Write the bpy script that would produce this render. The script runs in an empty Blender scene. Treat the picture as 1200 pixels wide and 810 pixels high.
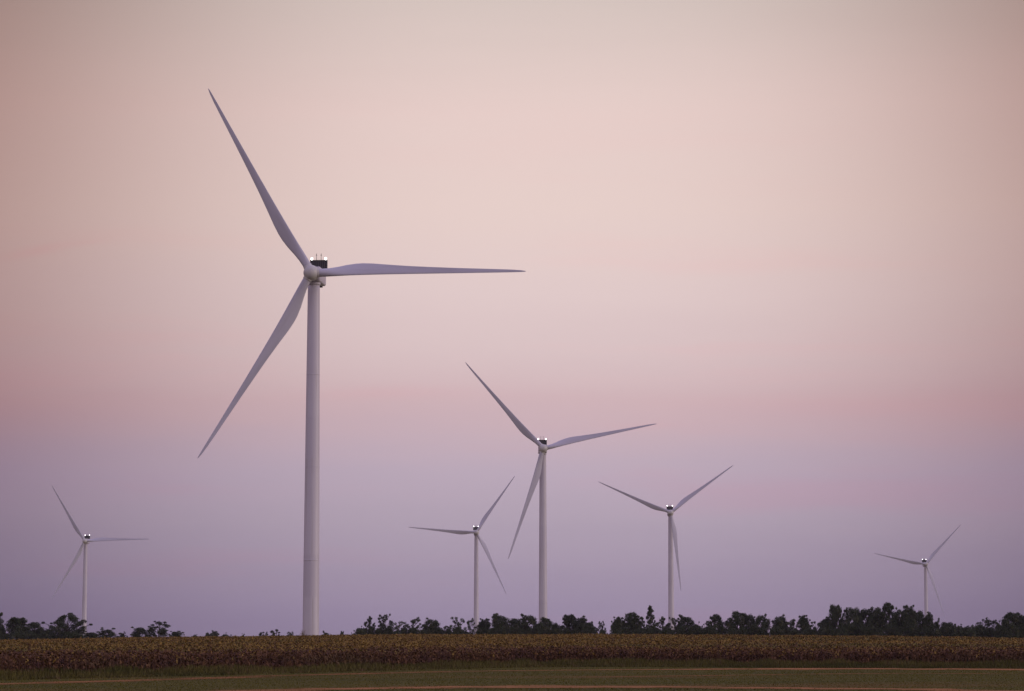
import bpy, math, random
import numpy as np
from mathutils import Vector, Matrix, Euler

R = math.radians
scene = bpy.context.scene
col = scene.collection

# ------------------------------------------------------------------ camera
F = 3000.0                      # focal length in pixels of the 1200 px wide photograph
HORIZON = 745.0
CAM = Vector((0.0, 0.0, 3.0))
TILT = math.atan((HORIZON - 405.0) / F)
cam_d = bpy.data.cameras.new("camera")
cam_d.sensor_width = 36.0
cam_d.sensor_fit = 'HORIZONTAL'
cam_d.lens = 36.0 * F / 1200.0
cam_d.clip_start = 0.5
cam_d.clip_end = 30000.0
cam = bpy.data.objects.new("camera", cam_d)
cam.location = CAM
cam.rotation_euler = (math.pi / 2 + TILT, 0, 0)
col.objects.link(cam)
scene.camera = cam
CROT = cam.rotation_euler.to_matrix()

# ------------------------------------------------------------------ sky
SUN_AZ = R(97)                  # to the right of the view direction
SUN_EL = R(6)
world = bpy.data.worlds.new("World")
scene.world = world
world.use_nodes = True
nt = world.node_tree
nt.nodes.clear()
N, L = nt.nodes, nt.links


def wmath(op, a, b=None, c=None):
    n = N.new('ShaderNodeMath')
    n.operation = op
    for i, v in enumerate((a, b, c)):
        if v is None:
            continue
        if isinstance(v, (int, float)):
            n.inputs[i].default_value = v
        else:
            L.new(v, n.inputs[i])
    return n.outputs[0]


def s2l(c):
    return tuple(((v / 255 / 12.92) if v <= 10 else ((v / 255 + 0.055) / 1.055) ** 2.4) for v in c)


tc = N.new('ShaderNodeTexCoord')
sep = N.new('ShaderNodeSeparateXYZ')
L.new(tc.outputs['Generated'], sep.inputs[0])
sx, sy, sz = sep.outputs
az = wmath('MULTIPLY', wmath('ARCTAN2', sx, sy), 180 / math.pi)
el = wmath('MULTIPLY', wmath('ARCSINE', sz), 180 / math.pi)

# thin streaks of cloud lit pink, long along the horizon
mp = N.new('ShaderNodeMapping')
L.new(tc.outputs['Generated'], mp.inputs[0])
mp.inputs['Scale'].default_value = (5.0, 5.0, 46.0)
mp.inputs['Location'].default_value = (1.3, 0.4, 2.1)
nz = N.new('ShaderNodeTexNoise')
nz.inputs['Scale'].default_value = 1.0
nz.inputs['Detail'].default_value = 4.0
nz.inputs['Roughness'].default_value = 0.55
L.new(mp.outputs[0], nz.inputs['Vector'])
streak = wmath('SUBTRACT', nz.outputs['Fac'], 0.5)
el_j = wmath('ADD', el, wmath('MULTIPLY', streak, 1.1))

ramp = N.new('ShaderNodeValToRGB')
EL0, EL1 = -5.0, 95.0
SKY_STOPS = [(-5, (120, 108, 132)), (0.0, (147, 132, 161)), (0.66, (155, 140, 167)), (2.37, (174, 159, 178)),
             (3.7, (186, 168, 186)), (5.03, (205, 175, 182)), (6.18, (215, 191, 194)), (7.5, (223, 200, 200)),
             (9.43, (229, 205, 200)), (11.9, (229, 204, 199)), (14.15, (212, 194, 188)), (22, (192, 178, 200)),
             (45, (178, 166, 208)), (90, (162, 156, 210))]
cr = ramp.color_ramp
cr.interpolation = 'LINEAR'
while len(cr.elements) < len(SKY_STOPS):
    cr.elements.new(0.5)
for e, (d, c) in zip(cr.elements, SKY_STOPS):
    e.position = (d - EL0) / (EL1 - EL0)
for e, (d, c) in zip(cr.elements, SKY_STOPS):
    e.color = (*s2l(c), 1)
L.new(wmath('MULTIPLY_ADD', el_j, 1 / (EL1 - EL0), -EL0 / (EL1 - EL0)), ramp.inputs[0])

# lens vignette put into the sky colour, dimming it to both sides; behind the camera the sky is light again
d_az = wmath('ABSOLUTE', wmath('SUBTRACT', az, 0.7))


def el_ramp(stops):
    """colour over elevation, in degrees"""
    n = N.new('ShaderNodeValToRGB')
    r = n.color_ramp
    while len(r.elements) < len(stops):
        r.elements.new(0.5)
    for e, (d, c) in zip(r.elements, stops):
        e.position = (d + 5.0) / 30.0
    for e, (d, c) in zip(r.elements, stops):
        e.color = (*c, 1)
    L.new(wmath('MULTIPLY_ADD', el, 1 / 30.0, 5.0 / 30.0), n.inputs[0])
    return n.outputs[0]


vignette_w = wmath('MULTIPLY', el_ramp([(-5, (.58,) * 3), (0, (.56,) * 3), (1.05, (.585,) * 3), (2.75, (.615,) * 3), (5, (.59,) * 3),
                                    (6.6, (.575,) * 3), (9, (.58,) * 3), (14, (.535,) * 3), (24, (.52,) * 3)]), 20.0)
glow = wmath('POWER', math.e, wmath('MULTIPLY', wmath('POWER', wmath('DIVIDE', d_az, vignette_w), 2.7), -1.0))  # vignette falloff over azimuth, full brightness straight ahead
side_c = el_ramp([(-5, (.28, .24, .34)), (1, (.28, .24, .34)), (3.5, (.30, .20, .31)), (5, (.36, .20, .25)), (7, (.38, .23, .23)), (12, (.38, .24, .22))])
back = N.new('ShaderNodeMapRange')
back.interpolation_type = 'SMOOTHSTEP'
back.inputs['From Min'].default_value = 22
back.inputs['From Max'].default_value = 80
# the western glow lies behind and to the right; the left stays dim for longer
L.new(wmath('ADD', wmath('MULTIPLY', wmath('ABSOLUTE', az), 0.75), wmath('MULTIPLY', az, 0.25)), back.inputs['Value'])
up = N.new('ShaderNodeMapRange')
up.interpolation_type = 'SMOOTHSTEP'
up.inputs['From Min'].default_value = 18
up.inputs['From Max'].default_value = 40
L.new(el, up.inputs['Value'])
fac = wmath('MAXIMUM', wmath('MAXIMUM', glow, back.outputs[0]), up.outputs[0])
mix = N.new('ShaderNodeMix')
mix.data_type = 'RGBA'
L.new(fac, mix.inputs['Factor'])
L.new(side_c, mix.inputs[6])
# faint rosy streaks
rosy = N.new('ShaderNodeMapRange')
rosy.interpolation_type = 'SMOOTHSTEP'
rosy.inputs['From Min'].default_value = 0.50
rosy.inputs['From Max'].default_value = 0.74
L.new(nz.outputs['Fac'], rosy.inputs['Value'])
rmix = N.new('ShaderNodeMix')
rmix.data_type = 'RGBA'
rosy_f = wmath('MULTIPLY', rosy.outputs[0], el_ramp([(-5, (1,) * 3), (7.0, (1,) * 3), (9.5, (.25,) * 3), (12, (.1,) * 3)]))


def wisp(a0, e0, wa, we, slope, amp):
    """one thin cloud at azimuth a0 and elevation e0"""
    da = wmath('SUBTRACT', az, a0)
    de = wmath('SUBTRACT', wmath('SUBTRACT', el_w, e0), wmath('MULTIPLY', da, slope))
    q = wmath('ADD', wmath('POWER', wmath('DIVIDE', wmath('ABSOLUTE', da), wa), 2.0),
              wmath('POWER', wmath('DIVIDE', wmath('ABSOLUTE', de), we), 2.0))
    return wmath('MULTIPLY', wmath('POWER', math.e, wmath('MULTIPLY', q, -1.0)), amp)


el_w = wmath('ADD', el, wmath('MULTIPLY', streak, 0.6))
for args in ((-10.6, 8.45, 0.8, 0.13, 0.26, 1.1), (-9.5, 8.7, 0.4, 0.07, 0.2, 0.5), (8.5, 5.05, 4.0, 0.28, 0.0, 0.5),
             (-2.8, 5.35, 1.6, 0.16, 0.02, 0.5)):
    rosy_f = wmath('ADD', rosy_f, wisp(*args))
L.new(wmath('MINIMUM', rosy_f, 1.5), rmix.inputs['Factor'])
rmix.clamp_factor = False
rmix.inputs[6].default_value = (1, 1, 1, 1)
rmix.inputs[7].default_value = (1.03, 0.93, 0.945, 1)
L.new(rmix.outputs[2], mix.inputs[7])
mul = N.new('ShaderNodeMix')
mul.data_type = 'RGBA'
mul.blend_type = 'MULTIPLY'
mul.inputs['Factor'].default_value = 1.0
L.new(ramp.outputs[0], mul.inputs[6])
L.new(mix.outputs[2], mul.inputs[7])
bg = N.new('ShaderNodeBackground')
L.new(mul.outputs[2], bg.inputs['Color'])
bg.inputs['Strength'].default_value = 1.0

sky = N.new('ShaderNodeTexSky')
sky.sky_type = 'NISHITA'
sky.sun_disc = False
sky.sun_elevation = SUN_EL
sky.sun_rotation = SUN_AZ
sky.air_density = 1.2
sky.dust_density = 2.0
bg2 = N.new('ShaderNodeBackground')
L.new(sky.outputs[0], bg2.inputs['Color'])
bg2.inputs['Strength'].default_value = 0.012
add = N.new('ShaderNodeAddShader')
L.new(bg.outputs[0], add.inputs[0])
L.new(bg2.outputs[0], add.inputs[1])
wout = N.new('ShaderNodeOutputWorld')
L.new(add.outputs[0], wout.inputs['Surface'])

# ------------------------------------------------------------------ weak, very soft light of the set sun's glow
sun_d = bpy.data.lights.new("sun", 'SUN')
sun_d.energy = 0.66
sun_d.angle = R(14)
sun_d.color = (1.0, 0.88, 0.80)
sun = bpy.data.objects.new("sun", sun_d)
sdir = Vector((math.sin(SUN_AZ) * math.cos(SUN_EL), math.cos(SUN_AZ) * math.cos(SUN_EL), math.sin(SUN_EL)))
sun.rotation_euler = sdir.to_track_quat('Z', 'Y').to_euler()
col.objects.link(sun)

scene.view_settings.view_transform = 'Standard'
scene.view_settings.look = 'None'
scene.view_settings.exposure = 0.0
scene.view_settings.gamma = 1.0
scene.view_settings.use_curve_mapping = False
scene.cycles.volume_bounces = 1
scene.cycles.max_bounces = 6


# ------------------------------------------------------------------ helpers
def pixel_dir(px, py):
    """world direction of a photograph pixel, scaled to depth 1 along the optical axis"""
    return CROT @ Vector(((px - 600.0) / F, (405.0 - py) / F, -1.0))


def at_depth(px, py, depth):
    return CAM + pixel_dir(px, py) * depth


def ground_px(px, py):
    """flat near ground under a pixel"""
    d = pixel_dir(px, py)
    return CAM + d * (-CAM.z / d.z)


def mesh_from(name, verts, faces, mats, midx=None, smooth=False):
    me = bpy.data.meshes.new(name)
    me.from_pydata([tuple(v) for v in verts], [], faces)
    for m in mats:
        me.materials.append(m)
    if midx is not None:
        me.polygons.foreach_set('material_index', np.asarray(midx, dtype=np.int32))
    if smooth:
        me.polygons.foreach_set('use_smooth', np.ones(len(me.polygons), dtype=bool))
    me.update()
    return me


def quads_mesh(name, v, nper, mats, midx):
    """v: (nfaces*nper, 3) unshared vertices"""
    n = len(v) // nper
    me = bpy.data.meshes.new(name)
    me.vertices.add(len(v))
    me.vertices.foreach_set('co', np.ascontiguousarray(v, dtype=np.float32).ravel())
    me.loops.add(len(v))
    me.loops.foreach_set('vertex_index', np.arange(len(v), dtype=np.int32))
    me.polygons.add(n)
    me.polygons.foreach_set('loop_start', np.arange(0, len(v), nper, dtype=np.int32))
    me.polygons.foreach_set('loop_total', np.full(n, nper, dtype=np.int32))
    for m in mats:
        me.materials.append(m)
    me.polygons.foreach_set('material_index', np.asarray(midx, dtype=np.int32))
    me.update(calc_edges=True)
    return me


def link(name, data, parent=None, **props):
    o = bpy.data.objects.new(name, data)
    col.objects.link(o)
    if parent:
        o.parent = parent
    for k, v in props.items():
        o[k] = v
    return o


def copy_tree(o, parent=None):
    c = o.copy()
    col.objects.link(c)
    c.parent = parent
    for ch in o.children:
        copy_tree(ch, c)
    return c


class MB:
    """collects shapes into one mesh"""

    def __init__(self):
        self.v, self.f, self.m = [], [], []

    def add(self, verts, faces, mi=0):
        o = len(self.v)
        self.v += [tuple(p) for p in verts]
        self.f += [tuple(i + o for i in f) for f in faces]
        self.m += [mi] * len(faces)

    def box(self, c, s, mi=0, mat=None):
        cx, cy, cz = c
        hx, hy, hz = (k / 2 for k in s)
        vs = [Vector((cx + a * hx, cy + b * hy, cz + d * hz)) for d in (-1, 1) for b in (-1, 1) for a in (-1, 1)]
        if mat:
            vs = [mat @ p for p in vs]
        self.add(vs, [(0, 2, 3, 1), (4, 5, 7, 6), (0, 1, 5, 4), (2, 6, 7, 3), (0, 4, 6, 2), (1, 3, 7, 5)], mi)

    def lathe(self, prof, seg=32, axis='Z', mi=0, mat=None):
        """prof: list of (radius, position along axis); end rings of radius 0 become points"""
        rings = []
        vs = []
        for r, h in prof:
            ring = []
            k = 1 if r < 1e-6 else seg
            for i in range(k):
                a = 2 * math.pi * i / seg
                p = (r * math.cos(a), r * math.sin(a), h) if axis == 'Z' else (r * math.cos(a), h, -r * math.sin(a))
                ring.append(len(vs))
                vs.append(mat @ Vector(p) if mat else Vector(p))
            rings.append(ring)
        fs = []
        for a, b in zip(rings[:-1], rings[1:]):
            for i in range(seg):
                j = (i + 1) % seg
                q = [a[i % len(a)], a[j % len(a)], b[j % len(b)], b[i % len(b)]]
                u = []
                for t in q:
                    if t not in u:
                        u.append(t)
                if len(u) > 2:
                    fs.append(u)
        if len(rings[0]) > 1:
            fs.append(rings[0][::-1])
        if len(rings[-1]) > 1:
            fs.append(rings[-1])
        self.add(vs, fs, mi)

    def tube(self, pts, rad, seg=6, mi=0):
        pts = [Vector(p) for p in pts]
        vs, fs = [], []
        for i, p in enumerate(pts):
            t = (pts[min(i + 1, len(pts) - 1)] - pts[max(i - 1, 0)]).normalized()
            q = t.to_track_quat('Z', 'Y')
            for k in range(seg):
                a = 2 * math.pi * k / seg
                vs.append(p + q @ Vector((math.cos(a) * rad[i], math.sin(a) * rad[i], 0)))
        for i in range(len(pts) - 1):
            for k in range(seg):
                a, b = i * seg + k, i * seg + (k + 1) % seg
                fs.append((a, b, b + seg, a + seg))
        fs.append(tuple(range(seg))[::-1])
        fs.append(tuple(range((len(pts) - 1) * seg, len(pts) * seg)))
        self.add(vs, fs, mi)

    def mesh(self, name, mats, smooth=False):
        return mesh_from(name, self.v, self.f, mats, self.m, smooth)


# ------------------------------------------------------------------ materials
def new_mat(name, base, rough=0.8, spec=0.3, noise=None, vary=0.0, rand=0.0, metallic=0.0, emit=None, bump=None):
    """noise: list of (scale xyz, colour, lo, hi, detail) mixed over the base colour in world/object space"""
    m = bpy.data.materials.new(name)
    m.use_nodes = True
    t = m.node_tree
    p = t.nodes['Principled BSDF']
    p.inputs['Roughness'].default_value = rough
    p.inputs['Specular IOR Level'].default_value = spec
    p.inputs['Metallic'].default_value = metallic
    tcn = t.nodes.new('ShaderNodeTexCoord')
    rgb = t.nodes.new('ShaderNodeRGB')
    rgb.outputs[0].default_value = (*base, 1)
    cur = rgb.outputs[0]
    for sc, colour, lo, hi, det in (noise or []):
        mpn = t.nodes.new('ShaderNodeMapping')
        mpn.inputs['Scale'].default_value = sc
        t.links.new(tcn.outputs['Object'], mpn.inputs[0])
        n = t.nodes.new('ShaderNodeTexNoise')
        n.inputs['Scale'].default_value = 1.0
        n.inputs['Detail'].default_value = det
        t.links.new(mpn.outputs[0], n.inputs['Vector'])
        r = t.nodes.new('ShaderNodeMapRange')
        r.interpolation_type = 'SMOOTHSTEP'
        r.inputs['From Min'].default_value = lo
        r.inputs['From Max'].default_value = hi
        t.links.new(n.outputs['Fac'], r.inputs['Value'])
        x = t.nodes.new('ShaderNodeMix')
        x.data_type = 'RGBA'
        t.links.new(r.outputs[0], x.inputs['Factor'])
        t.links.new(cur, x.inputs[6])
        x.inputs[7].default_value = (*colour, 1)
        cur = x.outputs[2]
    if rand:
        oi = t.nodes.new('ShaderNodeObjectInfo')
        h = t.nodes.new('ShaderNodeHueSaturation')
        mr = t.nodes.new('ShaderNodeMapRange')
        mr.inputs['To Min'].default_value = 1 - rand
        mr.inputs['To Max'].default_value = 1 + rand
        t.links.new(oi.outputs['Random'], mr.inputs['Value'])
        t.links.new(mr.outputs[0], h.inputs['Value'])
        t.links.new(cur, h.inputs['Color'])
        cur = h.outputs[0]
    t.links.new(cur, p.inputs['Base Color'])
    if emit:
        p.inputs['Emission Color'].default_value = (*emit[0], 1)
        p.inputs['Emission Strength'].default_value = emit[1]
    return m


M_paint = new_mat("pale_grey_paint", (0.64, 0.60, 0.65), 0.45, 0.4,
                  noise=[((0.15, 0.15, 0.05), (0.57, 0.53, 0.57), 0.45, 0.75, 4.0),
                         ((1.3, 1.3, 0.03), (0.52, 0.48, 0.49), 0.56, 0.74, 5.0),
                         ((0.0, 0.0, 0.042), (0.60, 0.56, 0.61), 0.5, 0.52, 0.0)])
M_blade = new_mat("blade_gelcoat", (0.58, 0.56, 0.64), 0.5, 0.35,
                  noise=[((0.5, 0.5, 0.06), (0.49, 0.47, 0.53), 0.45, 0.7, 4.0)])
M_hub = new_mat("hub_gelcoat", (0.60, 0.58, 0.56), 0.5, 0.35,
                noise=[((0.6, 0.6, 0.6), (0.54, 0.52, 0.50), 0.45, 0.7, 4.0)])
M_radiator = new_mat("radiator_fins", (0.035, 0.033, 0.036), 0.6, 0.3)
M_fin = new_mat("fin_edges", (0.16, 0.15, 0.16), 0.5, 0.3, metallic=0.3)
M_dark = new_mat("dark_steel", (0.05, 0.05, 0.055), 0.6, 0.3)
M_beacon = new_mat("beacon_glass", (0.8, 0.8, 0.8), 0.3, 0.5, emit=((1.0, 0.98, 0.97), 5.0))

M_grass = new_mat("mown_grass", (0.095, 0.085, 0.014), 0.95, 0.1, noise=[
    ((0.020, 0.050, 1), (0.14, 0.090, 0.024), 0.52, 0.70, 5.0),
    ((0.035, 0.120, 1), (0.060, 0.062, 0.012), 0.50, 0.72, 6.0),
    ((1.4, 1.4, 1), (0.065, 0.055, 0.013), 0.50, 0.75, 6.0)])
M_dirt = new_mat("dry_earth", (0.40, 0.178, 0.066), 0.95, 0.1, noise=[
    ((0.10, 0.25, 1), (0.15, 0.10, 0.025), 0.46, 0.68, 6.0),
    ((0.9, 0.9, 1), (0.34, 0.145, 0.05), 0.5, 0.7, 4.0)])
M_soil = new_mat("field_soil", (0.075, 0.050, 0.032), 0.95, 0.1, noise=[
    ((0.3, 0.3, 1), (0.05, 0.038, 0.02), 0.45, 0.7, 5.0)])
M_blade_g = new_mat("grass_blades", (0.115, 0.100, 0.014), 0.9, 0.1, noise=[
    ((0.020, 0.050, 1), (0.17, 0.11, 0.035), 0.52, 0.70, 5.0),
    ((0.03, 0.15, 1), (0.075, 0.075, 0.011), 0.45, 0.7, 5.0)])
M_weed = new_mat("weeds_leaf", (0.115, 0.100, 0.030), 0.9, 0.1, noise=[
    ((0.08, 0.08, 1), (0.075, 0.072, 0.022), 0.45, 0.65, 4.0),
    ((0.9, 0.9, 0.9), (0.14, 0.085, 0.05), 0.55, 0.75, 4.0)])
M_cropdry = new_mat("withered_leaf", (0.150, 0.077, 0.036), 0.9, 0.15, noise=[
    ((0.7, 0.7, 0.7), (0.07, 0.034, 0.028), 0.45, 0.65, 4.0),
    ((0.12, 0.06, 0.4), (0.12, 0.075, 0.035), 0.55, 0.7, 3.0)])
M_croptop = new_mat("ripening_leaf", (0.235, 0.150, 0.036), 0.9, 0.15, noise=[
    ((0.012, 0.030, 1), (0.14, 0.12, 0.036), 0.50, 0.64, 4.0),
    ((0.6, 0.5, 0.6), (0.285, 0.17, 0.042), 0.52, 0.72, 4.0),
    ((0.9, 0.35, 0.9), (0.18, 0.095, 0.040), 0.52, 0.70, 4.0)])
M_crophead = new_mat("seed_head", (0.075, 0.042, 0.028), 0.9, 0.1)
M_stalk = new_mat("dry_stalk", (0.16, 0.085, 0.055), 0.9, 0.1)
M_leaf = new_mat("tree_leaves", (0.052, 0.066, 0.034), 0.85, 0.2, noise=[
    ((0.35, 0.35, 0.35), (0.100, 0.104, 0.050), 0.50, 0.66, 3.0),
    ((1.1, 1.1, 1.1), (0.022, 0.028, 0.018), 0.50, 0.70, 3.0)], rand=0.28)
M_leaf_pale = new_mat("pale_leaves", (0.12, 0.105, 0.062), 0.85, 0.2, rand=0.2)
M_bark = new_mat("bark", (0.075, 0.060, 0.048), 0.95, 0.1, noise=[
    ((3, 3, 0.8), (0.045, 0.036, 0.03), 0.45, 0.7, 4.0)])
M_deadwood = new_mat("dead_wood", (0.34, 0.28, 0.22), 0.95, 0.1)

# ------------------------------------------------------------------ wind turbine positions
HUB_H, ROTOR = 96.0, 56.0
OVERHANG = 4.3
# pixel of the hub, rotor radius in pixels, blade angle (counter-clockwise from right), yaw (positive: nose turned left)
TURBINES = [
    (364.7, 319.8, 253.6, -0.7, 5.0, 'by far the largest and nearest, standing at the edge of the crop'),
    (636.6, 525.6, 136.4, 12.2, -2.0, 'second largest, rising behind the middle of the tree belt'),
    (786.0, 600.8, 92.4, 36.8, 0.6, 'third largest, two upper blades in a wide V'),
    (558.4, 624.0, 80.2, 55.7, -2.8, 'small and distant, between the two largest'),
    (99.4, 634.0, 76.2, 1.4, 0.3, 'small and distant, alone at far left'),
    (1085.2, 661.3, 62.4, 48.1, 0.3, 'smallest and farthest, behind the tall trees at right'),
]
bases = []
for hx, hy, rp, th, yaw, lab in TURBINES:
    hub = at_depth(hx, hy, F * ROTOR / rp)
    fwd = Vector((-math.sin(R(yaw)), -math.cos(R(yaw)), 0))
    b = hub - fwd * OVERHANG
    b.z = hub.z - HUB_H
    bases.append(b)


# ------------------------------------------------------------------ ground
def sstep(a, b, x):
    t = np.clip((x - a) / (b - a), 0, 1)
    return t * t * (3 - 2 * t)


def terrain(x, y):
    x = np.asarray(x, dtype=float)
    y = np.asarray(y, dtype=float)
    crest = np.interp(x, [-220, -160, -120, -100, -80, -60, -46, -20, 20, 60, 90, 120, 160, 220],
                      [-0.9, -0.25, 0.30, 0.62, 0.93, 1.22, 1.42, 1.62, 1.62, 1.42, 1.12, 0.62, -0.1, -0.9])
    z = crest * sstep(235, 600, y) * (1 - sstep(620, 900, y))
    z = z + np.interp(y, [0, 620, 900, 1235, 1800, 2200, 2710, 3500, 7000], [0, 0, -0.3, -2, -6, -10, -17, -22, -23])
    return z


_pts = [(b.x, b.y, b.z) for b in bases]
_base_terrain = terrain


def terrain(x, y):
    z = _base_terrain(x, y)
    for bx, by, bz in _pts:
        d2 = (np.asarray(x) - bx) ** 2 + (np.asarray(y) - by) ** 2
        s = 28.0 if by < 900 else 110.0
        z = z + (bz - _base_terrain(bx, by)) * np.exp(-d2 / (2 * s * s))
    return z


gx = np.unique(np.concatenate([np.arange(-160, 161, 8), np.arange(-800, 801, 40), np.arange(-3400, 3401, 200)]))
gy = np.unique(np.concatenate([np.arange(-300, 760, 10), np.arange(760, 3000, 40), np.arange(3000, 6801, 200)]))
GX, GY = np.meshgrid(gx, gy)
GZ = terrain(GX, GY)
nx, ny = len(gx), len(gy)
verts = np.stack([GX.ravel(), GY.ravel(), GZ.ravel()], 1)
faces = [(j * nx + i, j * nx + i + 1, (j + 1) * nx + i + 1, (j + 1) * nx + i) for j in range(ny - 1) for i in range(nx - 1)]
g = link("ground", mesh_from("ground", verts, faces, [M_grass], smooth=True))
g["kind"] = "structure"

rng = np.random.default_rng(7)
FRONT_X = np.array([-140, -60, -35, -20, -8, 0, 10, 24, 47, 140.])
FRONT_Y = np.array([95, 150, 176, 205, 232, 247, 252, 246, 239, 215.])


def front(x):
    return np.interp(x, FRONT_X, FRONT_Y)


def strip(name, pts, width, z, seed, mat):
    """a ragged sheet of ground along a line of photograph pixels on the near flat ground"""
    r = np.random.default_rng(seed)
    P = [ground_px(px, py) for px, py in pts]
    X = np.array([p.x for p in P])
    Y = np.array([p.y for p in P])
    xs = np.arange(X[0], X[-1], 0.5)
    k = np.ones(25) / 25
    ys = np.interp(xs, X, Y)
    ys = np.convolve(np.pad(ys, 12, mode='edge'), k, 'valid')
    def rag(a):
        q = r.normal(size=len(xs))
        s1 = np.convolve(q, np.ones(21) / 21, 'same') * 4
        s2 = np.convolve(r.normal(size=len(xs)), np.ones(5) / 5, 'same') * 2
        return a * (s1 * 0.5 + s2 * 0.35)
    w = np.interp(np.linspace(0, 1, len(xs)), np.linspace(0, 1, len(width)), width)
    w = w * np.clip(1 + rag(0.35), 0.15, 2)
    V, Fc = [], []
    x = xs[0]
    while x < xs[-1]:
        yc, ww = np.interp(x, xs, ys), np.interp(x, xs, w)
        for q in range(3):                        # worn patches, denser towards the middle of the line
            ln, dp = r.uniform(0.5, 2.6), ww * r.uniform(0.12, 0.42)
            cx, cy = x + r.normal(0, 0.5), yc + r.normal(0, 0.26) * ww
            zz = z + r.uniform(0, 0.02)
            o = len(V)
            for k in range(9):
                a = 2 * math.pi * k / 9
                e = r.uniform(0.7, 1.25)
                V.append((cx + ln * math.cos(a) * e, cy + dp * math.sin(a) * e, zz))
            Fc.append(tuple(range(o, o + 9)))
        x += r.uniform(0.25, 0.7)
    o = link(name, mesh_from(name, V, Fc, [mat]))
    o["kind"] = "structure"
    return xs, ys - w * 0.3, ys + w * 0.3


S1 = strip("dirt_path", [(-260, 809), (-60, 803), (0, 801), (75, 800), (150, 798.7), (250, 794.5), (400, 790), (525, 787.3),
                         (600, 786), (700, 785.4), (850, 784.3), (1050, 784), (1200, 785), (1400, 787)],
           [2.2, 1.8, 1.6, 1.3, 1.8, 4.0, 7, 7, 6.5, 6], 0.006, 3, M_dirt)
S2 = strip("dirt_path", [(-100, 822), (200, 812), (430, 807), (525, 805.6), (600, 805), (680, 804.6), (800, 805.6), (1050, 808),
                         (1200, 810), (1400, 814)],
           [1.2, 2.6, 4.0, 4.4, 4.4, 4.0, 3.2, 2.6], 0.006, 5, M_dirt)
S3 = strip("dirt_path", [(640, 794.5), (760, 793), (900, 791), (1060, 789), (1130, 789.5), (1250, 791)],
           [0.15, 0.5, 0.35, 0.9, 0.6, 0.3], 0.006, 9, M_dirt)

# soil under the crop, a sheet that follows the ground
sxs = np.arange(-150, 151, 5.0)
V, Fc = [], []
ts = np.linspace(0, 1, 60)
for x in sxs:
    y0 = float(front(x)) + 1.5
    for t in ts:
        y = y0 + (640 - y0) * t
        V.append((x, y, 0))
V = np.array(V)
V[:, 2] = terrain(V[:, 0], V[:, 1]) + 0.03
nt_ = len(ts)
Fc = [(i * nt_ + j, (i + 1) * nt_ + j, (i + 1) * nt_ + j + 1, i * nt_ + j + 1) for i in range(len(sxs) - 1) for j in range(nt_ - 1)]
so = link("field_soil", mesh_from("field_soil", V, Fc, [M_soil], smooth=True))
so["kind"] = "structure"


def rand_dirs(n):
    a = rng.uniform(0, 2 * math.pi, n)
    return np.stack([np.cos(a), np.sin(a), np.zeros(n)], 1)


# short grass blades (triangles) on the near strip
def grass_field():
    n = 150000
    y = rng.uniform(128, 262, n)
    x = rng.uniform(-1, 1, n) * (y * 0.205 + 6)
    keep = y < front(x) + 0.5
    for xs, b, t in (S1, S2, S3):
        bb, tt = np.interp(x, xs, b), np.interp(x, xs, t)
        keep &= ~((y > bb - 0.2) & (y < tt + 0.2) & (rng.uniform(size=n) < 0.82) & (x > xs[0]) & (x < xs[-1]))
    x, y = x[keep], y[keep]
    n = len(x)
    h = rng.uniform(0.025, 0.06, n)
    tall = rng.uniform(size=n) < 0.02
    h = np.where(tall, h * 2.2, h)
    d = rand_dirs(n)
    base = np.stack([x, y, np.zeros(n)], 1)
    w = rng.uniform(0.015, 0.035, n)[:, None]
    tip = base + np.stack([rng.normal(0, .04, n), rng.normal(0, .04, n), h], 1)
    v = np.empty((n, 3, 3))
    v[:, 0] = base - d * w
    v[:, 1] = base + d * w
    v[:, 2] = tip
    me = quads_mesh("grass", v.reshape(-1, 3), 3, [M_blade_g], np.zeros(n))
    o = link("grass", me)
    o["kind"] = "stuff"
    o["label"] = "short mown grass in front of the crop field"
    o["category"] = "grass"


grass_field()


# taller weeds along the foot of the crop
def weeds():
    n = 60000
    x = rng.uniform(-75, 75, n)
    y = front(x) + rng.uniform(-4.5, 4.0, n) + np.sin(x * 0.35) * 0.7
    clump = 0.8 + 0.2 * np.sin(x * 0.9 + np.sin(x * 0.23) * 3) * np.sin(x * 0.31 + 1)
    h = rng.uniform(0.45, 1.05, n) * clump * np.clip((y - front(x) + 5.0) / 4, 0.25, 1)
    d = rand_dirs(n)
    base = np.stack([x, y, terrain(x, y)], 1)
    w = rng.uniform(0.02, 0.06, n)[:, None]
    lean = np.stack([rng.normal(0, .12, n), rng.normal(0, .12, n), h], 1)
    v = np.empty((n, 4, 3))
    v[:, 0] = base - d * w * .5
    v[:, 1] = base + d * w * .5
    v[:, 2] = base + lean * .7 + d * w
    v[:, 3] = base + lean
    me = quads_mesh("weeds", v.reshape(-1, 3), 4, [M_weed], np.zeros(n))
    o = link("weeds", me)
    o["kind"] = "stuff"
    o["label"] = "rough dark green weeds along the foot of the crop"
    o["category"] = "weeds"


weeds()


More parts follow.
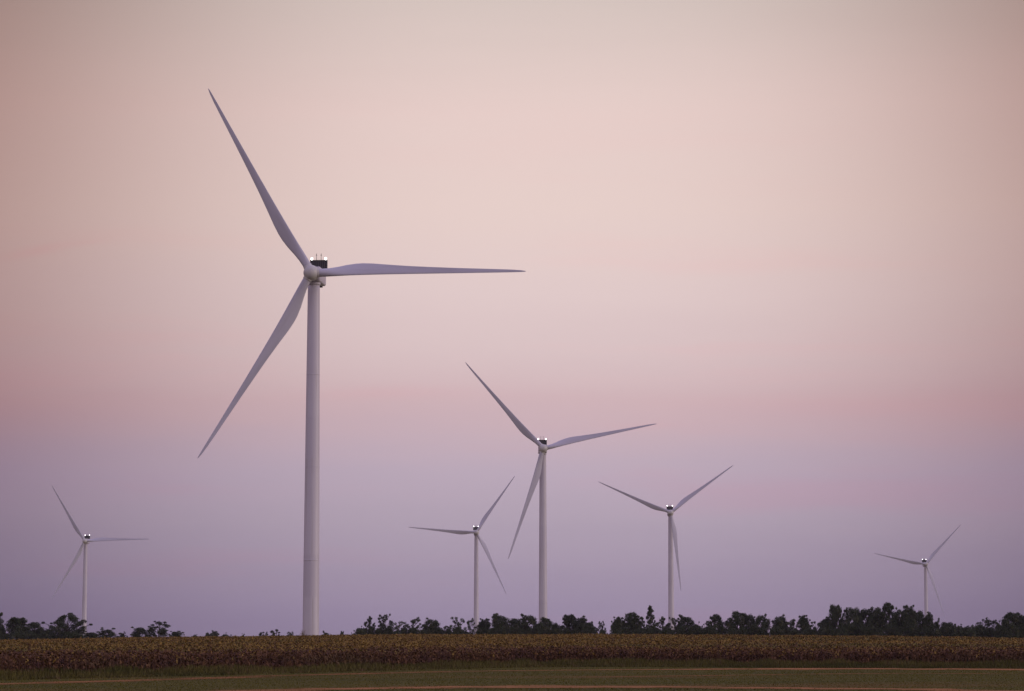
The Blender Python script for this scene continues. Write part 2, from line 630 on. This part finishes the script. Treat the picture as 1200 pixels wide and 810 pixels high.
# ------------------------------------------------------------------ the ripening crop
def crop():
    P = []
    def rows(d0, d1, sxp, syp, tops):
        nrow = int((d1 - d0) / syp)
        for k in range(nrow):
            off = d0 + k * syp
            yy = 250 + off
            half = yy * 0.21 + 14
            m = int(2 * half / sxp)
            x = -half + (np.arange(m) + rng.uniform(-.4, .4, m)) * sxp
            f = front(x)
            y = f + off * (640 - f) / 390.0 + rng.normal(0, .12, m)
            P.append(np.stack([x, y, np.full(m, tops)], 1))
    rows(1.5, 16, 0.34, 0.6, 0)
    rows(16, 90, 0.5, 1.0, 1)
    rows(90, 385, 0.6, 1.5, 2)
    A = np.concatenate(P)
    keep = rng.uniform(size=len(A)) > 0.06
    A = A[keep]
    n = len(A)
    x, y, lod = A[:, 0], A[:, 1], A[:, 2].astype(int)
    z = terrain(x, y) + 0.03
    hpatch = 0.10 * np.sin(x * 0.11 + y * 0.03) + 0.08 * np.sin(x * 0.37 - y * 0.05)
    H = rng.normal(1.55, 0.09, n) + hpatch * 0.6
    H = np.where(rng.uniform(size=n) < 0.02, H + 0.12, H)
    base = np.stack([x, y, z], 1)
    leanv = np.stack([rng.normal(0, .07, n), rng.normal(0, .07, n), np.zeros(n)], 1)
    out, mi = [], []

    def pts(t):
        return base + leanv * (t ** 2)[:, None] * H[:, None] + np.stack([np.zeros(n), np.zeros(n), H * t], 1)
    # stalks (two crossed thin quads) only near the front
    near = lod < 2
    for ang in (0, math.pi / 2):
        d = np.array([math.cos(ang), math.sin(ang), 0]) * 0.022
        b0, b1 = base[near], pts(np.full(n, .98))[near]
        out.append(np.stack([b0 - d, b0 + d, b1 + d * .7, b1 - d * .7], 1))
        mi.append(np.full(near.sum(), 3))
    # leaves
    def leaf(t, size, droop, sel, m):
        k = sel.sum()
        p = pts(np.clip(t, 0, 1))[sel]
        d = rand_dirs(k)
        s = (size * rng.uniform(.65, 1.3, n))[sel][:, None]
        side = np.stack([-d[:, 1], d[:, 0], np.zeros(k)], 1) * s * 0.30
        dr = (droop + rng.normal(0, .25, n))[sel][:, None]
        mid = p + d * s * 0.55 + np.array([0, 0, 1]) * s * (0.18 - dr * .2)
        tip = p + d * s * 0.95 - np.array([0, 0, 1]) * s * dr
        tw = rng.normal(0, .25, k)[:, None] * np.array([0, 0, 1]) * s
        out.append(np.stack([p, mid - side - tw, tip, mid + side + tw], 1))
        mi.append(np.where(ripe[sel], 1, 0) if m == 1 else np.full(k, m))
    off = y - front(x)
    ripe = rng.uniform(size=n) < 0.16 + 0.78 * sstep(8, 75, off + 12 * np.sin(x * .07) + rng.normal(0, 12, n))
    for t in (0.22, 0.34, 0.46, 0.58, 0.66):
        leaf(rng.normal(t, .05, n), np.full(n, .27), np.full(n, .75), lod == 0, 0)
    for t in (0.52, 0.68):
        leaf(rng.normal(t, .05, n), np.full(n, .32), np.full(n, .6), lod == 1, 0)
    for t in (0.74, 0.80, 0.86, 0.92):
        m = 1
        leaf(rng.normal(t, .04, n), np.full(n, .23), np.full(n, .35), lod == 0, m)
    for t in (0.80, 0.87, 0.93):
        leaf(rng.normal(t, .04, n), np.full(n, .30), np.full(n, .3), lod == 1, 1)
    for t in (0.78, 0.86, 0.94):
        leaf(rng.normal(t, .05, n), np.full(n, .34), np.full(n, .2), lod == 2, 1)
    leaf(np.full(n, .70), np.full(n, .42), np.full(n, .5), lod == 2, 0)
    # seed heads: nodding discs
    k = n
    p = pts(np.full(n, 1.0))
    d = rand_dirs(k)
    s = rng.uniform(.07, .12, k)[:, None]
    c = p + d * 0.08
    side = np.stack([-d[:, 1], d[:, 0], np.zeros(k)], 1) * s
    upv = (np.array([0, 0, 1]) * .6 + d * .55) * s
    out.append(np.stack([c - side - upv * .3, c - upv, c + side - upv * .2, c + upv], 1))
    mi.append(np.where(rng.uniform(size=k) < .35, 2, np.where(ripe, 1, 0)))
    v = np.concatenate(out).reshape(-1, 3)
    me = quads_mesh("crop", v, 4, [M_cropdry, M_croptop, M_crophead, M_stalk], np.concatenate(mi))
    o = link("crop", me)
    o["kind"] = "stuff"
    o["label"] = "field of ripening crop with withered brown lower leaves and ochre tops"
    o["category"] = "crop"
    return n


n_plants = crop()


# ------------------------------------------------------------------ wind turbine
def blade_mesh():
    #        r     LE    TE   thick twist prebend
    S = [(1.20, 1.05, 1.05, 2.10, 0, 0.00),
         (2.60, 1.05, 1.06, 2.08, 4, 0.00),
         (4.40, 1.02, 1.25, 1.85, 9, 0.00),
         (6.60, 0.95, 1.75, 1.55, 12, 0.00),
         (9.00, 0.85, 2.35, 1.28, 12, -0.02),
         (11.5, 0.74, 2.74, 1.08, 11, -0.05),
         (13.5, 0.66, 2.82, 0.95, 10, -0.08),
         (16.0, 0.58, 2.68, 0.84, 8.5, -0.12),
         (20.0, 0.48, 2.28, 0.68, 6.5, -0.20),
         (25.0, 0.40, 1.86, 0.53, 5, -0.33),
         (30.0, 0.34, 1.56, 0.42, 3.8, -0.50),
         (36.0, 0.28, 1.26, 0.33, 2.6, -0.76),
         (42.0, 0.23, 1.00, 0.26, 1.6, -1.08),
         (48.0, 0.19, 0.76, 0.20, 0.6, -1.45),
         (52.0, 0.16, 0.58, 0.16, 0, -1.75),
         (54.6, 0.12, 0.38, 0.11, 0, -1.95),
         (55.6, 0.06, 0.20, 0.06, 0, -2.03),
         (56.0, 0.01, 0.05, 0.02, 0, -2.06)]
    n = 20
    V, Fc = [], []
    for r, le, te, th, tw, pb in S:
        chord = le + te
        k = min(1.0, max(0.0, (r - 2.6) / 7.0))        # circle -> aerofoil
        for i in range(n):
            a = 2 * math.pi * i / n
            # circle
            cx, cy = math.cos(a), math.sin(a)
            # aerofoil: u 0 at leading edge, 1 at trailing edge
            u = (1 - cx) / 2
            ty = 2.6 * (0.2969 * math.sqrt(u) - 0.126 * u - 0.3516 * u * u + 0.2843 * u ** 3 - 0.1015 * u ** 4) * 1.9
            fy = (1 if cy >= 0 else -1) * ty * 0.5 + 0.10 * (u - u * u)
            yy = (1 - k) * cy * th / 2 + k * fy * th
            xx = le - u * chord
            t = R(-1.4 * tw - 6.0)      # leading edge turned into the wind
            V.append((xx * math.cos(t) - yy * math.sin(t), xx * math.sin(t) + yy * math.cos(t) + pb, r))
    m = len(S)
    for j in range(m - 1):
        for i in range(n):
            a, b = j * n + i, j * n + (i + 1) % n
            Fc.append((a, b, b + n, a + n))
    Fc.append(tuple(range(n))[::-1])
    Fc.append(tuple(range((m - 1) * n, m * n)))
    return mesh_from("blade", V, Fc, [M_blade], smooth=True)


def tower_mesh():
    mb = MB()
    prof = [(2.12, -1.5), (2.12, 0.4)]
    top = HUB_H - 2.15
    rad = lambda h: 2.12 - (2.12 - 1.55) * max(0, h / top) ** 1.15
    for h in np.linspace(1, top, 40):
        prof.append((rad(h), h))
    mb.lathe(prof, 48)
    for h in (22.0, 46.0, 70.0):                 # bolted section flanges
        r = rad(h)
        mb.lathe([(r - 0.03, h - 0.14), (r + 0.022, h - 0.12), (r + 0.022, h + 0.12), (r - 0.03, h + 0.14)], 48)
    mb.lathe([(1.50, top - 0.55), (1.72, top - 0.5), (1.74, top + 0.05), (1.5, top + 0.2)], 40)   # yaw ring
    me = mb.mesh("tower", [M_paint], smooth=True)
    return me


def rounded_box(x0, x1, y0, y1, z0, z1, r, taper=0.0):
    """a long housing along y with rounded long edges and slightly drawn-in ends"""
    def section(y, s, dz):
        pts = []
        hx, hz = (x1 - x0) / 2 * s, (z1 - z0) / 2 * s
        cx, cz = (x0 + x1) / 2, (z0 + z1) / 2 + dz
        for qx, qz, a0 in ((1, 1, 0), (-1, 1, 90), (-1, -1, 180), (1, -1, 270)):
            for k in range(5):
                a = R(a0 + k * 22.5)
                pts.append((cx + qx * (hx - r) + r * math.cos(a), y, cz + qz * (hz - r) + r * math.sin(a)))
        return pts
    stations = [(y0, 0.86, 0), (y0 + 0.25, 0.96, 0), (y0 + 0.9, 1, 0), (y1 - 2.5, 1, 0), (y1 - 0.7, 0.97, 0.05),
                (y1 - 0.15, 0.93, 0.1), (y1, 0.86, 0.1)]
    V, Fc = [], []
    for y, s, dz in stations:
        V += section(y, s, dz)
    n = 20
    for j in range(len(stations) - 1):
        for i in range(n):
            a, b = j * n + i, j * n + (i + 1) % n
            Fc.append((a, a + n, b + n, b))
    Fc.append(tuple(range(n)))
    Fc.append(tuple(range((len(stations) - 1) * n, len(stations) * n))[::-1])
    return V, Fc


TILT_R = R(1)


def make_turbine():
    root = link("wind_turbine", None)
    link("tower", tower_mesh(), root)
    mb = MB()
    v, f = rounded_box(-1.95, 1.95, -2.1, 8.6, -1.95, 2.05, 0.45)
    mb.add(v, f)
    mb.box((0, 3.0, -1.98), (2.6, 6.0, 0.16))
    mb.box((0, 6.3, -2.02), (2.2, 2.6, 0.5), 1)           # rear hoist hatch, dark underside
    mb.lathe([(1.75, -2.55), (1.80, -2.3), (1.80, -1.9)], 32, 'Y', 1)     # dark gap behind the hub
    nac = link("nacelle", mb.mesh("nacelle", [M_paint, M_dark]), root)
    nac.location = (0, 0, HUB_H)
    nac.data.polygons.foreach_set('use_smooth', np.ones(len(nac.data.polygons), dtype=bool))
    # cooler on the rear of the roof: framed fin panels, open above
    mb = MB()
    yb = 7.6
    mb.box((0, yb, 3.62), (4.30, 0.34, 2.55), 0)
    for i in range(9):
        mb.box((-2.0 + i * 0.5, yb - 0.20, 3.62), (0.09, 0.08, 2.55), 2)
    mb.box((0, yb, 4.97), (4.55, 0.55, 0.16), 1)
    mb.box((0, yb, 2.28), (4.40, 0.5, 0.14), 1)
    for s in (-1, 1):
        mb.box((s * 2.22, yb, 3.62), (0.14, 0.52, 2.55), 1)
        mb.box((s * 1.5, yb + 0.2, 2.1), (0.2, 0.3, 0.5), 1)
    mc = mb.mesh("cooler", [M_radiator, M_dark, M_fin])
    link("cooler", mc, nac)
    for s in (-1, 1):
        mb = MB()
        mb.lathe([(0.16, 5.05), (0.16, 5.22), (0.25, 5.22), (0.27, 5.42), (0.25, 5.66), (0.15, 5.76), (0, 5.8)], 16,
                 mat=Matrix.Translation((s * 1.85, yb, 0)))
        link("beacon_lamp", mb.mesh("beacon_lamp", [M_beacon], True), nac)
    for s in (-1, 1):
        mb = MB()
        xm = s * 0.62
        mb.tube([(xm, yb, 5.05), (xm, yb, 6.55)], [0.06, 0.05], 6)
        mb.tube([(xm - 0.18, yb, 6.3), (xm + 0.18, yb, 6.3)], [0.05, 0.05], 6)
        mb.lathe([(0.05, 6.55), (0.11, 6.6), (0.11, 6.72), (0, 6.8)], 8, mat=Matrix.Translation((xm, yb, 0)))
        link("wind_sensor", mb.mesh("wind_sensor", [M_dark]), nac)
    # hub
    mb = MB()
    mb.lathe([(0, -2.45), (0.55, -2.38), (1.05, -2.15), (1.5, -1.7), (1.82, -1.05), (2.0, -0.3), (2.05, 0.5), (2.0, 1.2), (1.86, 1.75)],
             40, 'Y')
    for k in range(3):
        mt = Matrix.Rotation(R(120 * k + 90), 4, 'Y')
        mb.lathe([(1.16, 1.1), (1.16, 2.18), (1.05, 2.22)], 28, mat=mt)
    hub = link("hub", mb.mesh("hub", [M_hub], True), root)
    bm_ = blade_mesh()
    for k in range(3):
        link("blade", bm_, root)
    return root


HUB_LOC = Matrix.Translation((0, -OVERHANG, HUB_H)) @ Matrix.Rotation(-TILT_R, 4, 'X')


def pose(root, theta):
    k = 0
    for ch in root.children:
        if ch.name.startswith("hub"):
            ch.matrix_basis = HUB_LOC @ Matrix.Rotation(R(-theta), 4, 'Y')
        elif ch.name.startswith("blade"):
            ch.matrix_basis = HUB_LOC @ Matrix.Rotation(R(90 - theta - 120 * k), 4, 'Y')
            k += 1


proto = make_turbine()
bpy.context.view_layer.update()
for i, (hx, hy, rp, th, yaw, lab) in enumerate(TURBINES):
    t = proto if i == 0 else copy_tree(proto)
    t.location = bases[i]
    t.rotation_euler = (0, 0, R(-yaw))
    t["label"] = "white wind turbine, " + lab
    t["category"] = "wind turbine"
    t["group"] = "wind turbines across the plain"
    pose(t, th)


# ------------------------------------------------------------------ trees
def tree_meshes(seed, kind):
    """crown and trunk meshes for a tree of height 10 and crown width ~8, base at the origin"""
    r = np.random.default_rng(seed)
    rr = random.Random(seed)
    blobs = []
    if kind == 'round':
        n, zlo, zhi, wid, sz = 17, 3.4, 8.7, 2.9, (0.95, 1.55)
    elif kind == 'tall':
        n, zlo, zhi, wid, sz = 18, 2.8, 9.0, 2.3, (0.8, 1.4)
    elif kind == 'ragged':
        n, zlo, zhi, wid, sz = 13, 3.6, 9.2, 2.9, (0.6, 1.15)
    elif kind == 'sparse':
        n, zlo, zhi, wid, sz = 12, 3.0, 9.2, 3.0, (0.55, 1.0)
    elif kind == 'broad':
        n, zlo, zhi, wid, sz = 34, 2.6, 8.9, 5.6, (0.75, 1.35)
    elif kind == 'spire':
        n, zlo, zhi, wid, sz = 18, 2.0, 9.6, 2.8, (0.6, 1.15)
    else:  # bush
        n, zlo, zhi, wid, sz = 26, 1.0, 8.2, 3.3, (0.8, 1.5)
    for i in range(n):
        f = (i + 0.5) / n
        z = zlo + (zhi - zlo) * f
        if kind == 'spire':
            w = wid * (1 - f) ** 0.8 + 0.1
        elif kind == 'bush':
            w = wid * math.sqrt(max(0.05, 1 - f ** 2))
        else:
            w = wid * math.sqrt(max(0.06, 1 - (2 * f - 0.85) ** 2 / 1.35))
        a = i * 2.4 + rr.uniform(-.6, .6)
        q = w * math.sqrt(rr.uniform(0.08, 1.0))
        s = rr.uniform(*sz) * (0.55 + 0.45 * (1 - f) if kind == 'spire' else 1 - 0.25 * f)
        blobs.append((Vector((q * math.cos(a), q * math.sin(a), z)), s))
    if kind == 'spire':
        blobs.append((Vector((0, 0, 9.4)), 0.5))
    # a few sprays that break the outline
    for i in range({'bush': 12, 'broad': 14}.get(kind, 10)):
        a = rr.uniform(0, 2 * math.pi)
        z = rr.uniform(zlo + 1.0, 9.6)
        q = wid * rr.uniform(0.75, 1.25) * (1 - 0.5 * max(0, (z - 7) / 3)) * (0.5 if kind == 'spire' else 1)
        blobs.append((Vector((q * math.cos(a), q * math.sin(a), z)), rr.uniform(.3, .6)))
    V = []
    dens = {'round': 78, 'tall': 80, 'ragged': 70, 'sparse': 38, 'spire': 80, 'bush': 62, 'broad': 66}[kind]
    for c, s in blobs:
        k = int(dens * s ** 2 * 4.2) + 30
        d = r.normal(size=(k, 3))
        d /= np.linalg.norm(d, axis=1)[:, None]
        rad = s * r.uniform(0.25, 1.0, k) ** 0.45 * (1 + r.normal(0, .19, k))
        p = np.array(c) + d * rad[:, None] * np.array([1.12, 1.12, 0.82])
        nn = r.normal(size=(k, 3)) + d * 0.5
        nn /= np.linalg.norm(nn, axis=1)[:, None]
        t1 = np.cross(nn, r.normal(size=(k, 3)))
        t1 /= np.linalg.norm(t1, axis=1)[:, None]
        t2 = np.cross(nn, t1)
        a = r.uniform(0.09, 0.21, k)[:, None]
        b = a * r.uniform(0.55, 1.0, k)[:, None]
        q = np.stack([p - t1 * a, p - t2 * b * .8 + t1 * a * .1, p + t1 * a * 1.1, p + t2 * b], 1)
        V.append(q.reshape(-1, 3))
    V = np.concatenate(V)
    crown = quads_mesh("crown", V, 4, [M_leaf], np.zeros(len(V) // 4))
    mb = MB()
    lean = Vector((rr.uniform(-.4, .4), rr.uniform(-.4, .4), 0))
    top = Vector((lean.x, lean.y, zhi * 0.85))
    pts = [Vector((0, 0, -0.6)), Vector((0, 0, 0.4)), Vector((lean.x * .3, lean.y * .3, 2.5)), Vector((lean.x * .7, lean.y * .7, 5.2)), top]
    mb.tube(pts, [0.30, 0.26, 0.20, 0.13, 0.05], 8)
    for c, s in blobs:
        f = min(0.9, max(0.12, (c.z - 1.6) / (zhi * 0.85) - 0.12))
        h = f * top.z
        st = Vector((lean.x * f, lean.y * f, h))
        md = st.lerp(c, 0.5) + Vector((0, 0, -0.15))
        mb.tube([st, md, c + (c - st).normalized() * s * .5], [0.085, 0.055, 0.02], 5)
        for j in range(3):
            e = c + Vector((rr.uniform(-1, 1), rr.uniform(-1, 1), rr.uniform(-.4, 1))) * s * .9
            mb.tube([md, e], [0.035, 0.012], 4)
    return crown, mb.mesh("trunk", [M_bark])


VARIANTS = {k: [tree_meshes(100 * i + 11 + s, k) for s in range(m)]
            for i, (k, m) in enumerate([('round', 5), ('tall', 4), ('ragged', 4), ('sparse', 3), ('spire', 1), ('bush', 6), ('broad', 2)])}

# x of the trunk, y of the top, crown width (photograph pixels), kind, depth in metres, look
B = 880
TREES = [
    (-5, 717, 20, 'round', 900), (3, 733, 14, 'bush', 890), (21, 723, 24, 'tall', 880), (41, 727, 22, 'round', 900),
    (56, 735, 18, 'bush', 890), (79, 718, 46, 'broad', 890),
    (106, 739, 26, 'bush', 900), (127, 735, 25, 'bush', 890), (144, 740, 10, 'bush', 900), (164, 733, 26, 'bush', 900),
    (186, 727.5, 27, 'ragged', 890), (206, 738, 20, 'bush', 900),
    (228, 742, 10, 'bush', 1500), (243, 740.5, 6, 'tall', 1500), (251, 738.5, 11, 'round', 1500), (265, 741, 13, 'bush', 1500),
    (285, 742, 7, 'bush', 1500), (309, 739.5, 12, 'ragged', 1300), (323, 736.5, 13, 'ragged', 1300), (342, 739, 13, 'sparse', 1200),
    (382, 739, 13, 'bush', 1000), (401, 739, 6, 'tall', 1300), (415, 740, 7, 'bush', 1100),
    (426, 734, 12, 'bush', 880), (433, 722, 13, 'ragged', 885), (451, 719, 18, 'ragged', 885), (467, 727, 15, 'sparse', 880),
    (484, 723, 22, 'sparse', 885), (506, 723.5, 25, 'round', 885), (522, 732, 15, 'sparse', 880),
    (536, 721.5, 18, 'sparse', 885), (552, 724, 14, 'sparse', 885), (567, 724, 17, 'round', 880),
    (585, 718, 25, 'round', 880), (603, 722.5, 16, 'round', 890), (619, 719, 24, 'round', 880), (638, 722, 20, 'tall', 880),
    (651, 727, 15, 'bush', 885), (667, 719.5, 19, 'tall', 885), (681, 721, 22, 'round', 880), (693, 727, 13, 'ragged', 885),
    (706, 726, 11, 'sparse', 885), (723, 722, 18, 'round', 880), (740, 716, 22, 'tall', 880), (751, 721, 13, 'ragged', 890),
    (762, 709.5, 20, 'spire', 880), (776, 722.5, 15, 'ragged', 885), (790, 723, 16, 'ragged', 880), (803, 719.5, 20, 'round', 885),
    (816, 728, 15, 'bush', 880), (828, 731, 13, 'bush', 885), (838, 719, 19, 'tall', 880), (850, 726, 13, 'sparse', 885),
    (863, 714.5, 22, 'tall', 880), (877, 717, 19, 'round', 885), (892, 719, 19, 'round', 880), (914, 719.5, 23, 'round', 880),
    (930, 724, 15, 'ragged', 890), (943, 720, 17, 'round', 880), (957, 727, 15, 'ragged', 885), (968, 722, 15, 'round', 880),
    (979, 708, 17, 'tall', 880), (990, 712, 13, 'ragged', 885), (1001, 708.5, 19, 'round', 880), (1015, 711, 22, 'round', 880),
    (1028, 710, 18, 'tall', 885), (1041, 705, 21, 'tall', 880), (1055, 711, 17, 'round', 885), (1066, 708, 19, 'round', 880),
    (1078, 714, 15, 'tall', 885), (1088, 716, 15, 'round', 880), (1097, 724, 13, 'bush', 880), (1111, 727, 20, 'round', 880),
    (1122, 732, 14, 'bush', 885), (1133, 731.5, 18, 'bush', 880), (1152, 723.5, 17, 'sparse', 880), (1165, 726, 17, 'ragged', 880),
    (1178, 724, 15, 'bush', 885), (1187, 717, 25, 'tall', 880), (1201, 719, 22, 'round', 880),
]
ADJ = {'round': 'rounded dark tree', 'tall': 'upright dense tree', 'ragged': 'ragged open tree',
       'sparse': 'thin airy tree', 'spire': 'pointed tree with a spire top', 'broad': 'broad spreading tree',
       'bush': 'low dark bush'}
MARKS = [(98, "leftmost turbine"), (368, "largest turbine"), (559, "small turbine left of centre"),
         (636, "second largest turbine"), (786, "third largest turbine"), (1087, "rightmost turbine")]
ORD = ["first", "second", "third", "fourth", "fifth", "sixth", "seventh", "eighth", "ninth", "tenth", "eleventh", "twelfth",
       "thirteenth", "fourteenth", "fifteenth", "sixteenth", "seventeenth", "eighteenth", "nineteenth", "twentieth",
       "twenty-first", "twenty-second", "twenty-third", "twenty-fourth"]


def place_label(i):
    """which tree it is, counted from the nearer turbine tower"""
    x = TREES[i][0]
    mx, mn = min(MARKS, key=lambda m: abs(m[0] - x))
    between = [t for t in TREES if min(mx, x) <= t[0] <= max(mx, x)]
    k = len(between) - 1
    side = "left" if x < mx else "right"
    return "%s, %s to the %s of the %s" % (ADJ[TREES[i][3]], ORD[k], side, mn)


count = {k: 0 for k in VARIANTS}
rnd = random.Random(5)


def put_tree(name, px, ytop, wpx, kind, depth, label, cat, group):
    ptop = at_depth(px, ytop, depth)
    zb = float(terrain(ptop.x, ptop.y))
    h = ptop.z - zb
    crown, trunk = VARIANTS[kind][count[kind] % len(VARIANTS[kind])]
    count[kind] += 1
    root = link(name, None)
    root.location = (ptop.x, ptop.y, zb)
    wm = wpx * depth / F
    sxy = wm / (7.0 if kind == 'bush' else 5.2 if kind == 'tall' else 11.5 if kind == 'broad' else 6.1)
    sxy *= rnd.uniform(0.95, 1.1)
    root.scale = (sxy * rnd.choice((-1, 1)), sxy, h / 9.9)
    root.rotation_euler = (0, 0, rnd.uniform(0, 6.28))
    link("trunk", trunk, root)
    link("crown", crown, root)
    root["label"] = label
    root["category"] = cat
    root["group"] = group
    return root


for i, (px, yt, w, kind, dep) in enumerate(TREES):
    bush = kind == 'bush'
    put_tree("bush" if bush else "tree", px, yt, w, kind, dep, place_label(i), "bush" if bush else "tree",
             "bushes along the skyline" if bush else "trees along the skyline")

# undergrowth that closes the foot of the belt
for x in np.arange(424, 1206, 8.0):
    px = float(x) + rnd.uniform(-3, 3)
    if 545 < px < 557 or 698 < px < 702 or 709 < px < 713:
        continue
    put_tree("shrub", px, rnd.uniform(730.5, 737.5) if px < 970 else rnd.uniform(726, 735), rnd.uniform(13, 18), 'bush',
             rnd.uniform(862, 872), "low dark shrub of the undergrowth closing the foot of the tree belt", "shrub",
             "undergrowth shrubs at the foot of the tree belt")
for x in np.arange(-8, 100, 9.0):
    px = float(x) + rnd.uniform(-3, 3)
    put_tree("shrub", px, rnd.uniform(738, 742), rnd.uniform(13, 18), 'bush', rnd.uniform(862, 872),
             "low dark shrub of the undergrowth below the trees at far left", "shrub", "undergrowth shrubs at far left")


# the pale dead shrub leaning against the foot of the largest turbine
def dead_shrub():
    rr = random.Random(3)
    mb = MB()
    for i in range(16):
        a = rr.uniform(0, 2 * math.pi)
        e = Vector((math.cos(a) * rr.uniform(.2, 1.0) + rr.uniform(0, .7), math.sin(a) * .6, rr.uniform(2.0, 4.3)))
        md = e * 0.5 + Vector((rr.uniform(-.2, .2), rr.uniform(-.2, .2), 0.2))
        mb.tube([(0, 0, -.3), md, e], [0.12, 0.08, 0.03], 5)
        for k in range(4):
            q = md.lerp(e, rr.uniform(.2, 1)) + Vector((0, 0, 0))
            mb.tube([q, q + Vector((rr.uniform(-.6, .6), rr.uniform(-.6, .6), rr.uniform(.1, .7)))], [0.04, 0.015], 4)
    r = np.random.default_rng(4)
    k = 130
    p = r.normal(size=(k, 3)) * np.array([.6, .5, .8]) + np.array([.25, 0, 2.0])
    t1 = r.normal(size=(k, 3)); t1 /= np.linalg.norm(t1, axis=1)[:, None]
    t2 = np.cross(t1, r.normal(size=(k, 3))); t2 /= np.linalg.norm(t2, axis=1)[:, None]
    s = r.uniform(.08, .17, k)[:, None]
    v = np.stack([p - t1 * s, p - t2 * s * .6, p + t1 * s, p + t2 * s * .6], 1).reshape(-1, 3)
    root = link("shrub", None)
    c = at_depth(353.5, 744, 655)
    root.location = (c.x, c.y, float(terrain(c.x, c.y)))
    link("branches", mb.mesh("branches", [M_deadwood]), root)
    link("foliage", quads_mesh("foliage", v, 4, [M_leaf_pale], np.zeros(k)), root)
    root["label"] = "pale half-dead twiggy shrub at the left foot of the largest turbine's tower"
    root["category"] = "shrub"


dead_shrub()

# ------------------------------------------------------------------ evening haze
def haze(density):
    z0, z1 = -26.0, 157.0
    mb = MB()
    mb.box((0, 3250, (z0 + z1) / 2), (7000, 7300, z1 - z0))
    m = bpy.data.materials.new("haze")
    m.use_nodes = True
    t = m.node_tree
    t.nodes.clear()
    o = t.nodes.new('ShaderNodeOutputMaterial')
    p = t.nodes.new('ShaderNodeVolumePrincipled')
    p.inputs['Color'].default_value = (0.86, 0.84, 0.92, 1)
    p.inputs['Density'].default_value = density
    t.links.new(p.outputs[0], o.inputs['Volume'])
    ob = link("haze", mb.mesh("haze", [m]))
    ob["kind"] = "stuff"
    ob["label"] = "thin lilac evening haze over the plain"
    ob["category"] = "haze"


HAZE = 3.0e-5
if HAZE > 0:
    haze(HAZE)
print("plants", n_plants)
